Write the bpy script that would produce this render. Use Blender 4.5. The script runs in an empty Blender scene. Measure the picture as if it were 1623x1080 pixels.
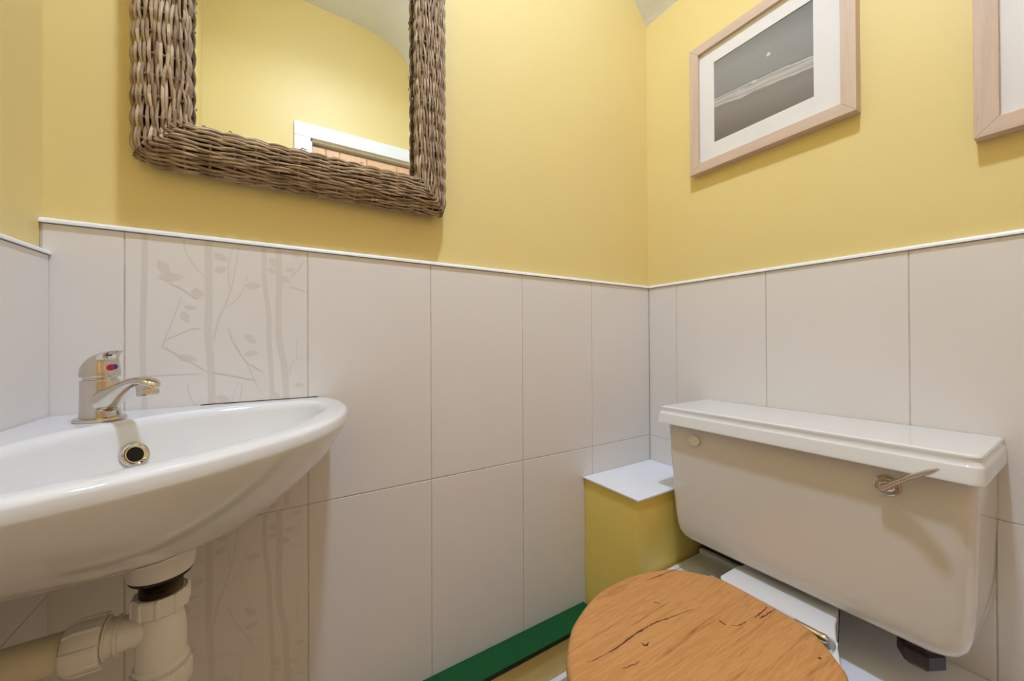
import bpy, bmesh, math, random
import numpy as np
from mathutils import Vector, Matrix
random.seed(7)
PI = math.pi
S = bpy.context.scene
COL = S.collection

# ------------------------------------------------------------------ camera, world, light, exposure
H = 0.96
cd = bpy.data.cameras.new('camera'); cam = bpy.data.objects.new('camera', cd); COL.objects.link(cam); S.camera = cam
cd.sensor_width = 36.0; cd.lens = 599.0 / 1623.0 * 36.0; cd.clip_start = 0.01; cd.clip_end = 50
_yaw = math.radians(32.06); _p = 0.0053; _r = 0.0048
R0 = Vector((math.cos(_yaw), -math.sin(_yaw), 0)); F0 = Vector((math.sin(_yaw), math.cos(_yaw), 0)); U0 = Vector((0, 0, 1))
Fw = F0*math.cos(_p) + U0*math.sin(_p); Up = U0*math.cos(_p) - F0*math.sin(_p)
Rt = R0*math.cos(_r) - Up*math.sin(_r); Up = Up*math.cos(_r) + R0*math.sin(_r)
M = Matrix((Rt, Up, -Fw)).transposed().to_4x4(); M.translation = Vector((-1.0481, -0.8185, H)); cam.matrix_world = M
W = bpy.data.worlds.new('world'); S.world = W; W.use_nodes = True
W.node_tree.nodes['Background'].inputs[0].default_value = (0.8, 0.85, 0.9, 1); W.node_tree.nodes['Background'].inputs[1].default_value = 0.2
S.view_settings.view_transform = 'Standard'; S.view_settings.look = 'None'; S.view_settings.exposure = 0.0; S.view_settings.gamma = 1.0
S.view_settings.use_curve_mapping = False
LAMP = (-0.80, -0.62, 2.70); LAMP_R = 0.065; LAMP_STRENGTH = 520.0; LAMP_COLOR = (0.65, 0.815, 1.13)
S.cycles.max_bounces = 12; S.cycles.diffuse_bounces = 4; S.cycles.glossy_bounces = 6; S.cycles.sample_clamp_indirect = 4.0

# ------------------------------------------------------------------ materials
def lin(c):
    return tuple(((v/255)/12.92 if v/255 <= 0.04045 else ((v/255+0.055)/1.055)**2.4) for v in c) + (1,)
def mat(name, rgb, rough=0.5, metal=0.0, coat=0.0, spec=0.5, bump=None, vary=None, emit=None):
    m = bpy.data.materials.new(name); m.use_nodes = True; nt = m.node_tree; b = nt.nodes['Principled BSDF']
    c = lin(rgb); b.inputs['Base Color'].default_value = c; b.inputs['Roughness'].default_value = rough
    b.inputs['Metallic'].default_value = metal; b.inputs['Specular IOR Level'].default_value = spec
    if coat: b.inputs['Coat Weight'].default_value = coat; b.inputs['Coat Roughness'].default_value = 0.03
    if bump or vary:
        tc = nt.nodes.new('ShaderNodeTexCoord')
    if bump:                                   # (scale, strength, distance)
        n = nt.nodes.new('ShaderNodeTexNoise'); n.inputs['Scale'].default_value = bump[0]; n.inputs['Detail'].default_value = 4
        bp = nt.nodes.new('ShaderNodeBump'); bp.inputs['Strength'].default_value = bump[1]; bp.inputs['Distance'].default_value = bump[2]
        nt.links.new(tc.outputs['Object'], n.inputs['Vector']); nt.links.new(n.outputs['Fac'], bp.inputs['Height']); nt.links.new(bp.outputs['Normal'], b.inputs['Normal'])
    if vary:                                   # (scale, rgb2, stretch vector)
        mp = nt.nodes.new('ShaderNodeMapping'); mp.inputs['Scale'].default_value = vary[2] if len(vary) > 2 else (1, 1, 1)
        n = nt.nodes.new('ShaderNodeTexNoise'); n.inputs['Scale'].default_value = vary[0]; n.inputs['Detail'].default_value = 5
        mx = nt.nodes.new('ShaderNodeMix'); mx.data_type = 'RGBA'; mx.inputs['A'].default_value = c; mx.inputs['B'].default_value = lin(vary[1])
        rp = nt.nodes.new('ShaderNodeMapRange'); rp.inputs['From Min'].default_value = 0.3; rp.inputs['From Max'].default_value = 0.7
        nt.links.new(tc.outputs['Object'], mp.inputs['Vector']); nt.links.new(mp.outputs['Vector'], n.inputs['Vector'])
        nt.links.new(n.outputs['Fac'], rp.inputs['Value']); nt.links.new(rp.outputs['Result'], mx.inputs['Factor']); nt.links.new(mx.outputs['Result'], b.inputs['Base Color'])
    if emit:
        b.inputs['Emission Color'].default_value = lin(emit[0]); b.inputs['Emission Strength'].default_value = emit[1]
    return m
YEL = mat('yellow_paint', (237, 213, 142), 0.5, bump=(180, 0.08, 0.001), vary=(3, (235, 210, 138)))
YELBOX = mat('deep_yellow_satin_paint', (246, 218, 112), 0.45, bump=(120, 0.1, 0.001), vary=(5, (244, 214, 108)))
TILE = mat('satin_tile', (236, 228, 221), 0.32, bump=(14, 0.05, 0.002), vary=(2, (232, 223, 215)))
PRINT = mat('tile_print', (224, 214, 205), 0.30)
GROUT = mat('grout', (214, 205, 196), 0.8, vary=(25, (190, 176, 160)))
UPVC = mat('white_plastic_trim', (245, 243, 240), 0.3)
PLASTER = mat('ceiling_plaster', (240, 240, 244), 0.8, bump=(60, 0.5, 0.004))
GLOSSW = mat('white_gloss_paint', (244, 243, 243), 0.35, vary=(6, (238, 237, 236)))
CER = mat('white_ceramic', (233, 229, 224), 0.08, coat=0.6)
CERC = mat('cistern_ceramic', (228, 221, 212), 0.10, coat=0.6, vary=(4, (226, 218, 208)))
SHADE = mat('fill_glow_shade', (120, 118, 116), 0.6, emit=((255, 255, 255), 44.0))  # glow added to brighten the ceiling and upper walls
SHADE.node_tree.nodes['Principled BSDF'].inputs['Emission Color'].default_value = LAMP_COLOR + (1,)
CHROME = mat('chrome', (215, 208, 198), 0.07, metal=1.0, vary=(30, (205, 196, 184)))
DIRTY = mat('tarnished_metal', (120, 100, 84), 0.3, metal=1.0, vary=(60, (70, 52, 44)))
BLACK = mat('black_rubber', (22, 16, 14), 0.5)
DARKHOLE = mat('overflow_shade', (50, 42, 36), 0.7)  # shade inside the overflow, as a flat colour
WPL = mat('waste_plastic', (242, 235, 223), 0.28, vary=(12, (238, 229, 214)))
PIPE = mat('waste_pipe_plastic', (226, 212, 178), 0.35)
BROWN = mat('brown_plastic', (46, 22, 18), 0.3)
DKBROWN = mat('dark_brown', (58, 36, 28), 0.6, vary=(30, (44, 28, 22)))
GREEN = mat('green_gloss_paint', (10, 88, 34), 0.55, spec=0.25, bump=(120, 0.25, 0.001), vary=(18, (20, 76, 40)))
GREENEDGE = mat('dark_green_edge', (10, 40, 22), 0.5)  # darker green for the front face of the board
SILVER = mat('mirror_silver', (240, 242, 240), 0.0, metal=1.0)
RED = mat('red_dot', (200, 20, 80), 0.3)
BLUE = mat('blue_dot', (30, 70, 140), 0.3)
BULB = mat('lit_globe', (255, 255, 255), 0.5, emit=((255, 255, 255), LAMP_STRENGTH))
BULB.node_tree.nodes['Principled BSDF'].inputs['Emission Color'].default_value = LAMP_COLOR + (1,)
MATB = mat('picture_mount', (238, 232, 228), 0.7)

def nodes_mat(name, rough):
    m = bpy.data.materials.new(name); m.use_nodes = True; nt = m.node_tree
    b = nt.nodes['Principled BSDF']; b.inputs['Roughness'].default_value = rough
    return m, nt, b, nt.nodes.new, nt.links.new
def ramp(nt, stops):
    r = nt.nodes.new('ShaderNodeValToRGB'); e = r.color_ramp.elements
    while len(e) < len(stops): e.new(0.5)
    for k, (p, c) in enumerate(stops): e[k].position = p; e[k].color = lin(c)
    return r
def wood(name, axis_scale, stops, rough=0.45, scale=6.0, bumpd=0.0006, rings=True):
    m, nt, b, N, L = nodes_mat(name, rough)
    tc = N('ShaderNodeTexCoord'); mp = N('ShaderNodeMapping'); mp.inputs['Scale'].default_value = axis_scale
    n1 = N('ShaderNodeTexNoise'); n1.inputs['Scale'].default_value = scale; n1.inputs['Detail'].default_value = 9; n1.inputs['Roughness'].default_value = 0.62; n1.inputs['Distortion'].default_value = 0.6
    n2 = N('ShaderNodeTexNoise'); n2.inputs['Scale'].default_value = scale*7; n2.inputs['Detail'].default_value = 4; n2.inputs['Roughness'].default_value = 0.7
    add = N('ShaderNodeMath'); add.operation = 'MULTIPLY_ADD'; add.inputs[1].default_value = 0.35
    L(tc.outputs['Object'], mp.inputs['Vector']); L(mp.outputs['Vector'], n1.inputs['Vector']); L(mp.outputs['Vector'], n2.inputs['Vector'])
    L(n2.outputs['Fac'], add.inputs[0]); L(n1.outputs['Fac'], add.inputs[2])
    rp = ramp(nt, stops); L(add.outputs[0], rp.inputs['Fac']); L(rp.outputs['Color'], b.inputs['Base Color'])
    bp = N('ShaderNodeBump'); bp.inputs['Strength'].default_value = 0.4; bp.inputs['Distance'].default_value = bumpd
    L(add.outputs[0], bp.inputs['Height']); L(bp.outputs['Normal'], b.inputs['Normal'])
    return m
OAK = wood('oak_lid', (0.8, 15.0, 6.0), [(0.44, (134, 80, 38)), (0.55, (186, 124, 64)), (0.66, (212, 152, 88)), (0.74, (196, 132, 70)), (0.85, (208, 146, 82))], 0.42, 5.0, 0.0003)
CRACK = mat('wood_crack', (78, 38, 16), 0.7, vary=(90, (116, 62, 28)))
LIGHTW_H = wood('pale_frame_wood', (14.0, 1.0, 14.0), [(0.4, (196, 168, 146)), (0.62, (214, 188, 166)), (0.8, (205, 178, 156))], 0.5, 3.0, 0.0002)
LIGHTW_V = wood('pale_frame_wood_upright', (14.0, 14.0, 1.0), [(0.4, (196, 168, 146)), (0.62, (214, 188, 166)), (0.8, (205, 178, 156))], 0.5, 3.0, 0.0002)
PINE = wood('pine_planks', (10.0, 10.0, 1.0), [(0.4, (226, 172, 124)), (0.6, (242, 194, 148)), (0.8, (236, 184, 136))], 0.5, 3.0, 0.0002)
FLOORW = wood('brown_floor', (1.0, 9.0, 1.0), [(0.4, (150, 120, 84)), (0.6, (182, 150, 110)), (0.8, (166, 134, 96))], 0.45, 4.0, 0.0003)
def wicker_mat(name):
    m, nt, b, N, L = nodes_mat(name, 0.75)
    tc = N('ShaderNodeTexCoord'); n = N('ShaderNodeTexNoise'); n.inputs['Scale'].default_value = 45; n.inputs['Detail'].default_value = 5
    at = N('ShaderNodeAttribute'); at.attribute_name = 'strand'
    mx = N('ShaderNodeMath'); mx.operation = 'MULTIPLY_ADD'; mx.inputs[1].default_value = 0.5
    L(tc.outputs['Object'], n.inputs['Vector']); L(at.outputs['Fac'], mx.inputs[0]); 
    h = N('ShaderNodeMath'); h.operation = 'MULTIPLY'; h.inputs[1].default_value = 0.5
    L(n.outputs['Fac'], h.inputs[0]); L(h.outputs[0], mx.inputs[2])
    rp = ramp(nt, [(0.12, (82, 60, 42)), (0.36, (146, 119, 90)), (0.60, (184, 158, 124)), (0.85, (226, 208, 180))])
    L(mx.outputs[0], rp.inputs['Fac']); L(rp.outputs['Color'], b.inputs['Base Color'])
    return m
WICK = wicker_mat('wicker')
WBACK = mat('wicker_gap_shade', (74, 54, 40), 0.8, vary=(80, (50, 36, 26)))  # shade in the weave gaps put into the colour
def glass_mat():
    m = bpy.data.materials.new('picture_glass'); m.use_nodes = True; nt = m.node_tree; nt.nodes.clear()
    o = nt.nodes.new('ShaderNodeOutputMaterial'); t = nt.nodes.new('ShaderNodeBsdfTransparent'); g = nt.nodes.new('ShaderNodeBsdfGlossy')
    g.inputs['Roughness'].default_value = 0.02; fr = nt.nodes.new('ShaderNodeFresnel'); fr.inputs['IOR'].default_value = 1.5
    mx = nt.nodes.new('ShaderNodeMixShader'); ge = nt.nodes.new('ShaderNodeNewGeometry'); iv = nt.nodes.new('ShaderNodeMath'); iv.operation = 'SUBTRACT'; iv.inputs[0].default_value = 1.0; nt.links.new(ge.outputs['Backfacing'], iv.inputs[1])
    ml = nt.nodes.new('ShaderNodeMath'); ml.operation = 'MULTIPLY'; nt.links.new(fr.outputs[0], ml.inputs[0]); nt.links.new(iv.outputs[0], ml.inputs[1]); nt.links.new(ml.outputs[0], mx.inputs[0]); nt.links.new(t.outputs[0], mx.inputs[1]); nt.links.new(g.outputs[0], mx.inputs[2]); nt.links.new(mx.outputs[0], o.inputs[0])
    return m
GLASS = glass_mat()
def beach_mat(name, flip=False):
    # black and white beach photograph: cloud sky, pale moon, surf band, wet sand; local y across, local z up (metres)
    m, nt, b, N, L = nodes_mat(name, 0.5)
    tc = N('ShaderNodeTexCoord'); sp = N('ShaderNodeSeparateXYZ'); L(tc.outputs['Object'], sp.inputs[0])
    ns = N('ShaderNodeTexNoise'); ns.inputs['Scale'].default_value = 30; ns.inputs['Detail'].default_value = 6
    mpn = N('ShaderNodeMapping'); mpn.inputs['Scale'].default_value = (1, 0.5, 3); L(tc.outputs['Object'], mpn.inputs['Vector']); L(mpn.outputs['Vector'], ns.inputs['Vector'])
    nn = N('ShaderNodeMath'); nn.operation = 'MULTIPLY_ADD'; nn.inputs[1].default_value = 0.018; L(ns.outputs['Fac'], nn.inputs[0]); L(sp.outputs['Z'], nn.inputs[2])
    til = N('ShaderNodeMath'); til.operation = 'MULTIPLY_ADD'; til.inputs[1].default_value = -0.12; L(sp.outputs['Y'], til.inputs[0]); L(nn.outputs[0], til.inputs[2])
    mr = N('ShaderNodeMapRange'); mr.inputs['From Min'].default_value = -0.112; mr.inputs['From Max'].default_value = 0.13; L(til.outputs[0], mr.inputs['Value'])
    rp = ramp(nt, [(0.0, (108, 100, 98)), (0.30, (138, 128, 126)), (0.37, (132, 124, 122)), (0.385, (200, 194, 190)), (0.41, (165, 158, 156)), (0.44, (196, 190, 187)), (0.475, (150, 146, 146)), (0.487, (222, 218, 214)), (0.497, (128, 124, 126)), (0.52, (142, 140, 140)), (0.78, (146, 144, 144)), (1.0, (118, 117, 118))])
    L(mr.outputs['Result'], rp.inputs['Fac'])
    if not flip:
        ds = N('ShaderNodeVectorMath'); ds.operation = 'DISTANCE'; ds.inputs[1].default_value = (0, -0.022, 0.046)
        fl = N('ShaderNodeVectorMath'); fl.operation = 'MULTIPLY'; fl.inputs[1].default_value = (0, 1, 1); L(tc.outputs['Object'], fl.inputs[0]); L(fl.outputs[0], ds.inputs[0])
        lt = N('ShaderNodeMapRange'); lt.inputs['From Min'].default_value = 0.0055; lt.inputs['From Max'].default_value = 0.003; L(ds.outputs['Value'], lt.inputs['Value'])
        mx = N('ShaderNodeMix'); mx.data_type = 'RGBA'; mx.inputs['B'].default_value = lin((215, 212, 210)); L(lt.outputs['Result'], mx.inputs['Factor']); L(rp.outputs['Color'], mx.inputs['A']); L(mx.outputs['Result'], b.inputs['Base Color'])
    else: L(rp.outputs['Color'], b.inputs['Base Color'])
    return m
BEACH = beach_mat('beach_print'); BEACH2 = beach_mat('second_beach_print', True)

# ------------------------------------------------------------------ helpers
def box(bm, x0, x1, y0, y1, z0, z1, bev=0.0, mi=0, seg=2):
    vs = [bm.verts.new((x, y, z)) for x in (min(x0, x1), max(x0, x1)) for y in (min(y0, y1), max(y0, y1)) for z in (min(z0, z1), max(z0, z1))]
    fs = [bm.faces.new([vs[i] for i in f]) for f in ((0, 1, 3, 2), (4, 6, 7, 5), (0, 4, 5, 1), (2, 3, 7, 6), (0, 2, 6, 4), (1, 5, 7, 3))]
    for f in fs: f.material_index = mi
    if bev:
        es = list({e for f in fs for e in f.edges})
        r = bmesh.ops.bevel(bm, geom=es, offset=bev, segments=seg, profile=0.5, affect='EDGES')
        for f in r['faces']: f.material_index = mi
def rings(bm, rs, cap0=True, cap1=True, mi=0, closed=True):
    V = [[bm.verts.new(p) for p in r] for r in rs]; n = len(V[0]); out = []
    for a, b in zip(V, V[1:]):
        for i in range(n if closed else n-1):
            j = (i+1) % n; f = bm.faces.new((a[i], a[j], b[j], b[i])); f.material_index = mi; out.append(f)
    if cap0: f = bm.faces.new(list(reversed(V[0]))); f.material_index = mi
    if cap1: f = bm.faces.new(V[-1]); f.material_index = mi
    return V
def frame_of(d):
    d = Vector(d).normalized(); u = Vector((0, 0, 1)) if abs(d.z) < 0.95 else Vector((1, 0, 0))
    s = d.cross(u).normalized(); t = s.cross(d).normalized(); return d, s, t
def lathe(bm, o, d, prof, n=32, mi=0, cap=True, fn=None):
    o = Vector(o); d, s, t = frame_of(d); rs = []
    for r, h in prof:
        ring = []
        for k in range(n):
            a = 2*PI*k/n; rr = r if fn is None else fn(r, h, a)
            ring.append(o + d*h + (s*math.cos(a) + t*math.sin(a))*rr)
        rs.append(ring)
    rings(bm, rs, cap, cap, mi)
def sweep(bm, pts, rad, n=12, up=None, mi=0, cap=True):
    pts = [Vector(p) for p in pts]; rs = []; t0 = None
    for i, p in enumerate(pts):
        d = (pts[min(i+1, len(pts)-1)] - pts[max(i-1, 0)]).normalized()
        if up is not None:
            s = d.cross(Vector(up)).normalized()
        else:
            if t0 is None: _, s, _t = frame_of(d)
            else: s = (t0 - d*t0.dot(d)).normalized()
        t0 = s; t = s.cross(d).normalized(); r = rad[i] if isinstance(rad, (list, tuple)) else rad
        rw, rh = r if isinstance(r, (list, tuple)) else (r, r)
        rs.append([p + s*math.cos(2*PI*k/n)*rw + t*math.sin(2*PI*k/n)*rh for k in range(n)])
    rings(bm, rs, cap, cap, mi)
def cr(pts, k=8, closed=True):
    P = [np.array(p, float) for p in pts]; n = len(P); out = []
    for i in range(n if closed else n-1):
        p0, p1, p2, p3 = (P[(i-1) % n], P[i], P[(i+1) % n], P[(i+2) % n]) if closed else (P[max(i-1, 0)], P[i], P[i+1], P[min(i+2, n-1)])
        for j in range(k):
            t = j/k; out.append(0.5*((2*p1) + (-p0+p2)*t + (2*p0-5*p1+4*p2-p3)*t*t + (-p0+3*p1-3*p2+p3)*t**3))
    if not closed: out.append(P[-1])
    return out
def obj(name, bm, mats, parent=None, smooth=35, origin=None):
    bmesh.ops.recalc_face_normals(bm, faces=bm.faces)
    me = bpy.data.meshes.new(name)
    if parent is not None: off = Vector(parent['_o']) if '_o' in parent else Vector((0, 0, 0))
    elif origin is not None: off = Vector(origin)
    else: off = Vector((0, 0, 0))
    if origin is not None: off = Vector(origin)
    bmesh.ops.translate(bm, verts=bm.verts, vec=-off)
    bm.to_mesh(me); bm.free()
    for m in (mats if isinstance(mats, (list, tuple)) else [mats]): me.materials.append(m)
    if smooth:
        me.shade_smooth(); me.set_sharp_from_angle(angle=math.radians(smooth))
    o = bpy.data.objects.new(name, me); COL.objects.link(o)
    if parent is not None:
        o.parent = parent; po = Vector(parent['_o']) if '_o' in parent else Vector((0, 0, 0)); o.location = off - po
    else: o.location = off
    if smooth:
        md = o.modifiers.new('weighted_normals', 'WEIGHTED_NORMAL'); md.keep_sharp = True; md.weight = 80
    o['_o'] = tuple(off)
    return o
def thing(name, label, cat, loc, group=None):
    o = bpy.data.objects.new(name, None); COL.objects.link(o); o.location = loc; o.empty_display_size = 0.05
    o['_o'] = tuple(loc); o['label'] = label; o['category'] = cat
    if group: o['group'] = group
    return o
def struct(name, bm, mats, parent=None, smooth=0):
    o = obj(name, bm, mats, parent, smooth)
    if parent is None: o['kind'] = 'structure'
    return o
B = bmesh.new
STROKES = [(0.0072, [(0.0231, 0.0039), (0.0221, -0.0716), (0.0201, -0.183), (0.0222, -0.2664)]), (0.01, [(0.102, -0.0015), (0.1027, -0.0946), (0.1019, -0.1603), (0.1054, -0.214), (0.1066, -0.2798)]), (0.0076, [(0.1819, 0.004), (0.1818, -0.0581), (0.1884, -0.1215), (0.1884, -0.1598), (0.191, -0.2045), (0.1936, -0.2815)]), (0.0096, [(0.2035, 0.0027), (0.2048, -0.0561), (0.2034, -0.1145), (0.2047, -0.1694), (0.2129, -0.2182), (0.2156, -0.2769)]), (0.0022, [(0.0701, -0.0021), (0.0734, -0.0235), (0.0869, -0.0484), (0.0985, -0.0621)]), (0.0033, [(0.109, -0.1692), (0.1149, -0.1361), (0.1246, -0.1085), (0.1319, -0.0837), (0.1369, -0.0588), (0.1444, -0.0031)]), (0.0019, [(0.1246, -0.1116), (0.1443, -0.0921), (0.1583, -0.0507)]), (0.0017, [(0.1307, -0.0777), (0.1295, -0.032), (0.1382, -0.0033)]), (0.0021, [(0.043, -0.1804), (0.0493, -0.1577), (0.058, -0.1289), (0.0667, -0.0968)]), (0.0015, [(0.0451, -0.1691), (0.0645, -0.1576), (0.0801, -0.1487), (0.0915, -0.15)]), (0.0019, [(0.0515, -0.0748), (0.0667, -0.0823), (0.0779, -0.0917)]), (0.0017, [(0.043, -0.1776), (0.0667, -0.1952), (0.0984, -0.2197)]), (0.0021, [(0.1078, -0.2231), (0.1368, -0.2306), (0.1672, -0.2399)]), (0.0022, [(0.1294, -0.1479), (0.1368, -0.1723), (0.1544, -0.2066), (0.1698, -0.248), (0.1776, -0.2674)]), (0.0015, [(0.1544, -0.2066), (0.1803, -0.2264)]), (0.0011, [(0.0242, -0.2248), (0.0961, -0.224)]), (0.002, [(0.223, -0.0513), (0.2359, -0.0336), (0.2461, -0.0159)]), (0.0017, [(0.223, -0.0677), (0.2445, -0.0745)]), (0.002, [(0.2213, -0.2316), (0.2256, -0.2088), (0.2458, -0.2011)]), (0.0015, [(0.2327, -0.2058), (0.2328, -0.1661)])]
LEAVES = [((0.1078, -0.0196), (0.1296, -0.0299), 0.0121), ((0.1099, -0.0505), (0.1274, -0.043), 0.0114), ((0.1532, -0.0714), (0.1765, -0.0696), 0.0125), ((0.0695, -0.1128), (0.0886, -0.1132), 0.0067), ((0.0678, -0.12), (0.0767, -0.1399), 0.0109), ((0.152, -0.1572), (0.1697, -0.1753), 0.0127), ((0.1507, -0.194), (0.1736, -0.1896), 0.0109), ((0.0614, -0.1949), (0.0878, -0.2017), 0.0114), ((0.0377, -0.066), (0.0701, -0.0632), 0.0152), ((0.0383, -0.0396), (0.0519, -0.06), 0.0147), ((0.0779, -0.0903), (0.0961, -0.0891), 0.0182), ((0.2125, -0.0376), (0.2309, -0.0358), 0.0085), ((0.1906, -0.0172), (0.2001, -0.0357), 0.0119), ((0.1863, -0.0385), (0.2016, -0.0436), 0.0108), ((0.204, -0.0523), (0.2224, -0.0586), 0.0139), ((0.2246, -0.0067), (0.2416, -0.0081), 0.01)]
CRACKS = [[(-0.402, -0.3022), (-0.3829, -0.3045), (-0.3363, -0.3085), (-0.2893, -0.3142)], [(-0.6447, -0.3854), (-0.5942, -0.3894), (-0.5278, -0.3866), (-0.4924, -0.3871), (-0.4551, -0.3929), (-0.3974, -0.4032)], [(-0.3804, -0.4634), (-0.3621, -0.4698), (-0.3469, -0.4707)], [(-0.3276, -0.4739), (-0.3063, -0.4745), (-0.2751, -0.4731)], [(-0.3234, -0.4802), (-0.3038, -0.4817), (-0.2707, -0.4837)], [(-0.6077, -0.4208), (-0.5913, -0.4246), (-0.5727, -0.427)], [(-0.3855, -0.4443), (-0.3867, -0.456)], [(-0.4432, -0.3521), (-0.4361, -0.3607)], [(-0.542, -0.4046), (-0.5402, -0.4118), (-0.5303, -0.4089)], [(-0.336, -0.5715), (-0.331, -0.572)]]

# ------------------------------------------------------------------ room shell
XC, YD = -1.335, -1.455          # painted faces of the left and the door wall
bm = B(); box(bm, XC-0.06, 0.066, 0.008, 0.08, 0, 2.9); wall_back = struct('wall_back', bm, YEL)
bm = B(); box(bm, 0.006, 0.066, YD-0.06, 0.0079, 0, 2.9); wall_right = struct('wall_right', bm, YEL)
bm = B(); box(bm, XC-0.06, XC, YD-0.06, 0.0079, 0, 2.9); wall_left = struct('wall_left', bm, YEL)
DX0, DX1, DZ = -0.893, -0.135, 2.045                                 # door opening
bm = B(); box(bm, XC, DX0, YD-0.06, YD, 0, 2.9); box(bm, DX1, 0.006, YD-0.06, YD, 0, 2.9); box(bm, DX0, DX1, YD-0.06, YD, DZ, 2.9)
wall_front = struct('wall_front', bm, YEL)
bm = B(); box(bm, XC-0.06, 0.066, YD-0.12, 0.08, -0.04, 0.0); struct('floor', bm, FLOORW)
# coved ceiling: one profile along y
prof = cr([(0.066, 1.93), (0.006, 2.014), (-0.048, 2.074), (-0.12, 2.17), (-0.2, 2.305), (-0.29, 2.485), (-0.38, 2.64), (-0.46, 2.705), (-0.57, 2.743), (-0.74, 2.757), (-1.05, 2.76), (-1.40, 2.762)], 6, False)
bm = B(); low = [(p[0], p[1]) for p in prof]; up_ = [(p[0], p[1]+0.05) for p in reversed(prof)]; sec = low + up_
rings(bm, [[(x, y, z) for x, z in sec] for y in (YD-0.06, 0.08)]); struct('ceiling', bm, PLASTER, smooth=40)

def tiles(bm, plane, uedges, vedges, axis, sgn, t=0.008, gap=0.0018, mi=0):
    # individual bevelled tiles; plane = coordinate of tile faces, sgn = direction into the wall
    for a, b in zip(uedges, uedges[1:]):
        for c, d in zip(vedges, vedges[1:]):
            lo, hi = sorted((a, b)); lo += gap/2; hi -= gap/2
            if axis == 'y': box(bm, lo, hi, plane, plane+sgn*t, c+gap/2, d-gap/2, 0.0011, mi, 2)
            else: box(bm, plane, plane+sgn*t, lo, hi, c+gap/2, d-gap/2, 0.0011, mi, 2)
ZT, ZJ, ZL, ZLT = 1.1365, 0.6528, 0.37, 0.214
bm = B()
ux = [-0.0005, -0.2576, -0.5032, -0.7508, -0.9955, -1.2473, -1.3335]
tiles(bm, 0.0, ux, [ZLT-0.03, ZJ, ZT], 'y', 1, 0.0078)
box(bm, -1.3345, 0.005, 0.0007, 0.0078, ZLT-0.03, ZT-0.001, 0, 1)
tback = struct('tiled_dado', bm, [TILE, GROUT], wall_back, 0)
bm = B()
tiles(bm, 0.0, [-0.0005, -0.1004, -0.3514, -0.6052, -0.858, -1.11, -1.362, -1.4545], [ZJ, ZT], 'x', 1, 0.0058)
tiles(bm, 0.0, [-0.0005, -0.2036, -0.455, -0.707, -0.9585, -1.21, -1.4545], [ZL-0.002, ZJ], 'x', 1, 0.0058)
box(bm, 0.0007, 0.0058, -1.4545, 0.0, ZL-0.002, ZT-0.001, 0, 1)
struct('tiled_dado', bm, [TILE, GROUT], wall_right, 0)
def ztl(y): return 1.0905 + 0.028*y
bm = B(); uy = [-0.0005, -0.2476, -0.4955, -0.7434, -0.9913, -1.2392, -1.4545]
tiles(bm, -1.3255, uy, [ZLT-0.03, 0.60, 1.06], 'x', -1, 0.0093)
for v in bm.verts:
    if v.co.z > 1.03: v.co.z += ztl(v.co.y) - 1.06
n0 = len(bm.verts)
box(bm, -1.3262, -1.3348, -1.4545, 0.0, ZLT-0.03, 1.042, 0, 1)
struct('tiled_dado', bm, [TILE, GROUT], wall_left, 0)

# faint tree print of the two decorated tiles
def strip(bm, pts, w, y, z0, x0, taper=0.55):
    P = cr(pts, 6, False) if len(pts) > 2 else [np.array(p, float) for p in pts]; L = []; n = len(P)
    for i, p in enumerate(P):
        d = P[min(i+1, n-1)] - P[max(i-1, 0)]; d = d/np.linalg.norm(d); q = np.array((-d[1], d[0]))*w/2*(1 if w > 0.005 else 1-taper*i/n)
        L.append((bm.verts.new((x0+p[0]+q[0], y, z0+p[1]+q[1])), bm.verts.new((x0+p[0]-q[0], y, z0+p[1]-q[1]))))
    for a, b in zip(L, L[1:]): bm.faces.new((a[0], a[1], b[1], b[0]))
def clampz(bm, lo, hi):
    for v in bm.verts: v.co.z = min(max(v.co.z, lo), hi)
for top, bot in ((ZT-0.002, ZJ+0.003), (ZJ-0.002, ZLT+0.002)):
    bm = B(); y = -0.00012; k = 0
    ext = []
    for w, pts in STROKES:
        q = list(pts)
        if w > 0.005 : q = q + [(q[-1][0]+0.003*(1 if k % 2 else -1), -0.36), (q[-1][0], -0.43 if bot < 0.5 else -0.475)]
        strip(bm, q, w, y - 0.00002*k, top, -1.2465); k += 1
    for (a, b, w) in LEAVES:
        for dx, dz in ((0, 0), (0.004, -0.245)):
            a_ = np.array(a) + (dx, dz); b_ = np.array(b) + (dx, dz); d = b_-a_; l = np.linalg.norm(d); d = d/l; nrm = np.array((-d[1], d[0])); ring = []
            if min(a_[1], b_[1]) < bot-top+0.01: continue
            for t in np.linspace(0, 1, 8): ring.append(a_ + d*l*t + nrm*w/2*math.sin(PI*t**0.85))
            for t in np.linspace(1, 0, 8)[1:-1]: ring.append(a_ + d*l*t - nrm*w/2*math.sin(PI*t**0.85))
            bm.faces.new([bm.verts.new((-1.2465+p[0], y-0.00008-0.00001*(k % 9), top+p[1])) for p in ring]); k += 1
    for w, pts in STROKES[4:]:
        q = [(a+0.005, b-0.24) for a, b in pts]
        if min(b for a, b in q) > bot-top+0.01: strip(bm, q, w, y, top, -1.2465)
    clampz(bm, bot, top)
    for v in bm.verts: v.co.x = min(max(v.co.x, -1.2455), -0.998)
    struct('tree_print', bm, PRINT, tback)
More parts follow.
